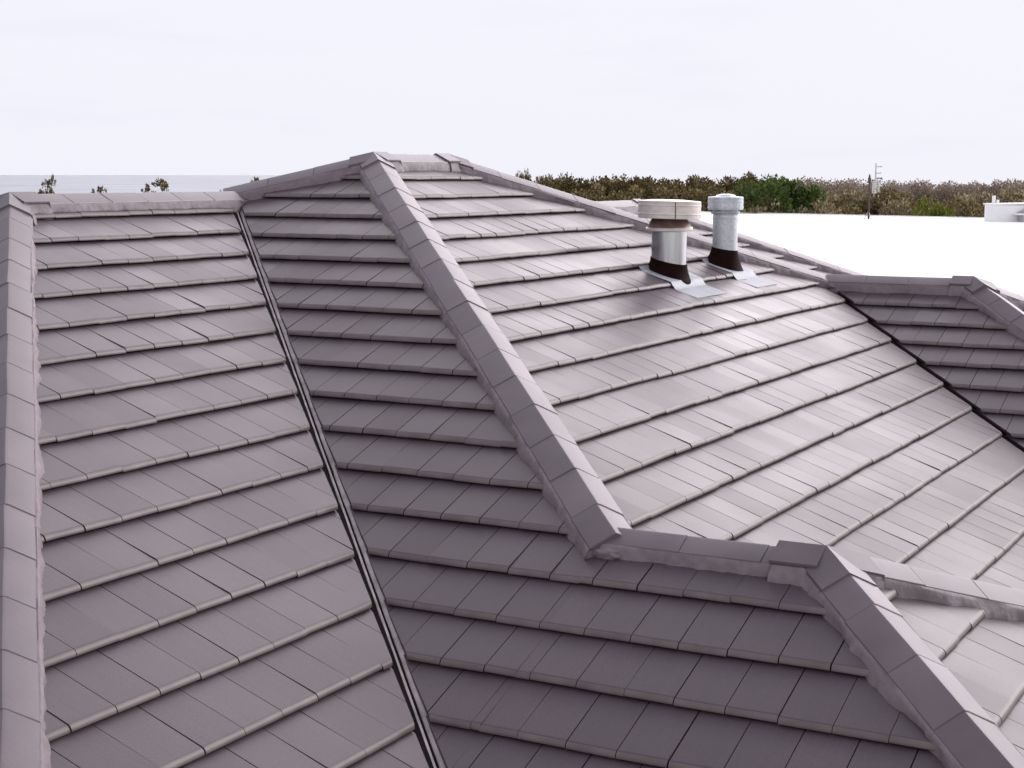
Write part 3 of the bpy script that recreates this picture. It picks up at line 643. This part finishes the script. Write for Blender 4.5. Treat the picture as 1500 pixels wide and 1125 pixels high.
def make_tree(h, rad, nleaf, size, spiky, seed, sparse=1.0):
    """(trunk mesh, crown mesh): trunk with limbs, crown of leaf sprays in uneven clumps"""
    rnd = random.Random(seed)
    bm = bmesh.new(); tips = []
    th = h * 0.42
    tube_bm(bm, (0, 0, -0.1), (0.05 * h * rnd.uniform(-1, 1) * .4, 0, th), 0.035 * h, 0.022 * h, 8)
    for i in range(9):
        a = i * 2.4 + rnd.uniform(-.4, .4); r = rad * rnd.uniform(0.35, 0.9); z = h * rnd.uniform(0.55, 0.93)
        e = Vector((r * math.cos(a), r * math.sin(a), z)); mid = Vector((e.x * .45, e.y * .45, th + (z - th) * .4))
        s = Vector((0, 0, th * rnd.uniform(.75, 1)))
        tube_bm(bm, s, mid, 0.017 * h, 0.011 * h, 6); tube_bm(bm, mid, e, 0.011 * h, 0.004 * h, 5); tips.append(e)
    me_t = bpy.data.meshes.new('trunk'); bm.to_mesh(me_t); bm.free(); me_t.materials.append(MBARK)
    clumps = []
    for e in tips: clumps.append((e, rad * rnd.uniform(0.28, 0.5)))
    for i in range(10):
        a = rnd.uniform(0, 6.28); r = rad * math.sqrt(rnd.random()) * 0.9; z = h * rnd.uniform(0.35, 0.86)
        clumps.append((Vector((r * math.cos(a), r * math.sin(a), z)), rad * rnd.uniform(0.22, 0.45)))
    top = [(Vector((rad * rnd.uniform(-.55, .55), rad * rnd.uniform(-.55, .55), h * rnd.uniform(.9, 1.0))), rad * rnd.uniform(.12, .22)) for _ in range(spiky)]
    clumps += top
    vs, fs = [], []
    tot = sum(r * r for _, r in clumps)
    for c, r in clumps:
        for _ in range(int(nleaf * r * r / tot * sparse)):
            d = Vector((rnd.gauss(0, 1), rnd.gauss(0, 1), rnd.gauss(0, 1) * .8)).normalized(); q = c + d * r * (rnd.random() ** 0.4) * (1 + .25 * noise.noise(d * 2.3 + c))
            # a spray: two crossed pointed leaves
            ax = (d + Vector((rnd.uniform(-.7, .7), rnd.uniform(-.7, .7), rnd.uniform(-.2, .9)))).normalized(); sd_ = ax.orthogonal().normalized()
            sd_.rotate(Matrix.Rotation(rnd.uniform(0, 6.28), 3, ax))
            L = size * rnd.uniform(.6, 1.5); wd = L * rnd.uniform(.22, .4)
            b = len(vs); vs += [q, q + ax * L * .5 + sd_ * wd, q + ax * L, q + ax * L * .5 - sd_ * wd]; fs.append((b, b + 1, b + 2, b + 3))
    me_c = bpy.data.meshes.new('crown'); me_c.from_pydata([tuple(v) for v in vs], [], fs); me_c.update()
    return me_t, me_c
PROTO = {}
for nm, h, rad, n, sz, sp, mat, cnt in (('olive', 8.2, 2.3, 11000, .17, 5, ML_OLIVE, 3), ('dark', 8.4, 2.1, 11000, .17, 8, ML_DARK, 3), ('pale', 6.6, 1.9, 9500, .15, 3, ML_PALE, 3), ('grey', 8.2, 2.9, 13000, .15, 4, ML_GREY, 3), ('green', 8.3, 2.1, 13000, .17, 6, ML_GREEN, 1), ('bush', 5.9, 1.35, 9000, .14, 0, ML_BUSH, 1), ('spire', 8.0, 0.85, 3200, .15, 5, ML_DARK, 2)):
    for i in range(cnt):
        mt, mc = make_tree(h, rad, n, sz, sp, hash((h, i)) % 1000 + i * 7 + len(nm))
        zs_ = sorted(v.co.z for v in mc.vertices); mc.materials.append(mat); PROTO.setdefault(nm, []).append((mt, mc, zs_[int(len(zs_) * .992)]))
def plant_tree(kind, px, top_py, d, label, group, cat='tree', name='tree', wide=1.0):
    mt, mc, h = random.choice(PROTO[kind]); p = ray(px, 256, d); zt = ray(px, top_py, d).z
    root = empty(name, Vector((p.x, p.y, 0)), label, cat, group)
    s = zt / h
    root.scale = (wide * random.uniform(.9, 1.1), wide * random.uniform(.9, 1.1), s * .99); root.rotation_euler = (0, 0, random.uniform(0, 6.28))
    for nm, me in (('trunk', mt), ('crown', mc)):
        o = bpy.data.objects.new(nm, me); col.objects.link(o); o.parent = root
    return root
GR = 'scrub trees behind the white flat roof'
L_dark = 'dark brownish green tree in the belt left of the flue vents'
for px, top, d, w in ((768, 254, 300, .35), (790, 260, 290, .5), (812, 260, 296, .8), (842, 263, 285, .9), (872, 264, 300, 1.), (900, 262, 288, 1.), (930, 264, 300, .9), (955, 262, 285, 1.), (985, 265, 300, .9), (1008, 263, 290, 1.), (1040, 263, 296, 1.0), (1068, 262, 285, .9), (1088, 258, 292, .9), (1108, 262, 300, .9)):
    plant_tree('dark' if random.random() < .65 else 'olive', px, top, d, 'dark olive brown scrub tree in the belt behind the two flue vents', 'dark scrub trees behind the flue vents', wide=w)
for px, top, d in ((860, 276, 262), (915, 279, 260), (970, 277, 262), (1020, 279, 262), (1065, 282, 258), (1098, 290, 258)):
    plant_tree('olive', px, top, d, 'lower olive brown scrub tree in front of the dark belt', 'lower olive trees in front of the dark belt')
plant_tree('green', 1140, 263, 240, 'deep green leafy tree, the greenest one among the brown scrub', None, wide=1.0)
plant_tree('green', 1174, 274, 243, 'smaller deep green tree leaning against the greenest tree', None, wide=.62)
plant_tree('bush', 1366, 296, 230, 'round bright green bush behind the white roof edge', None, cat='bush', name='bush', wide=0.8)
for px, top, d, w in ((1200, 264, 400, 1.1), (1232, 267, 380, 1.0), (1262, 266, 400, 1.1), (1300, 269, 380, 1.1), (1330, 270, 400, 1.1), (1362, 268, 385, 1.0), (1398, 270, 400, 1.1), (1420, 269, 385, .8), (1452, 268, 400, 1.1), (1486, 266, 385, 1.1), (1516, 265, 400, 1.2), (1545, 267, 390, 1.1), (1180, 266, 395, 1.)):
    plant_tree('grey', px, top, d, 'tall greyish brown tree at the back of the belt, right of the greenest tree', 'tall grey brown trees at the back', wide=w)
for px, top, d in ((1108, 296, 236), (1190, 297, 238), (1208, 284, 262), (1240, 282, 255), (1268, 288, 250), (1300, 283, 258), (1330, 286, 252), (1395, 290, 255), (1425, 285, 260), (1410, 296, 246), (1455, 284, 262), (1490, 282, 258), (1520, 283, 258), (1225, 296, 246), (1318, 297, 246)):
    plant_tree(random.choice(('pale', 'pale', 'olive')), px, top, d, 'low straw coloured scrub tree along the back of the white roof', 'low pale scrub trees', wide=random.uniform(.8, 1.1))
for px, top, d, w in ((66, 264, 250, .5), (76, 258, 252, .28), (136, 279, 248, .4), (150, 274, 250, .55), (216, 272, 250, .5), (230, 264, 252, .75), (241, 268, 250, .5), (322, 281, 250, .3), (372, 261, 260, .5)):
    plant_tree('spire', px, top, d, 'narrow dark treetop poking above the left ridge against the sea', 'treetops against the sea', wide=w)
# the far scrub that fills the gaps reads as one mass
vs, fs = [], []; rnd = random.Random(5)
for _ in range(26000):
    px = rnd.uniform(740, 1620); d = rnd.uniform(405, 470); base_p = ray(px, 256, d)
    z = rnd.random() ** .7 * (ray(px, 276 + 7 * noise.noise((px * .03, 1, 2)) + 4 * noise.noise((px * .11, 3, 2)), d).z)
    q = Vector((base_p.x, base_p.y, z)); ax = Vector((rnd.gauss(0, 1), rnd.gauss(0, 1), rnd.gauss(.5, 1))).normalized(); sd_ = ax.orthogonal().normalized()
    L = rnd.uniform(.3, .75); b = len(vs); vs += [q, q + ax * L * .5 + sd_ * L * .35, q + ax * L, q + ax * L * .5 - sd_ * L * .35]; fs.append((b, b + 1, b + 2, b + 3))
wood = from_py('far_scrub', vs, fs, ML_GREY); tag(wood, 'far mass of brown scrub filling the gaps behind the trees', 'scrub', kind='stuff')
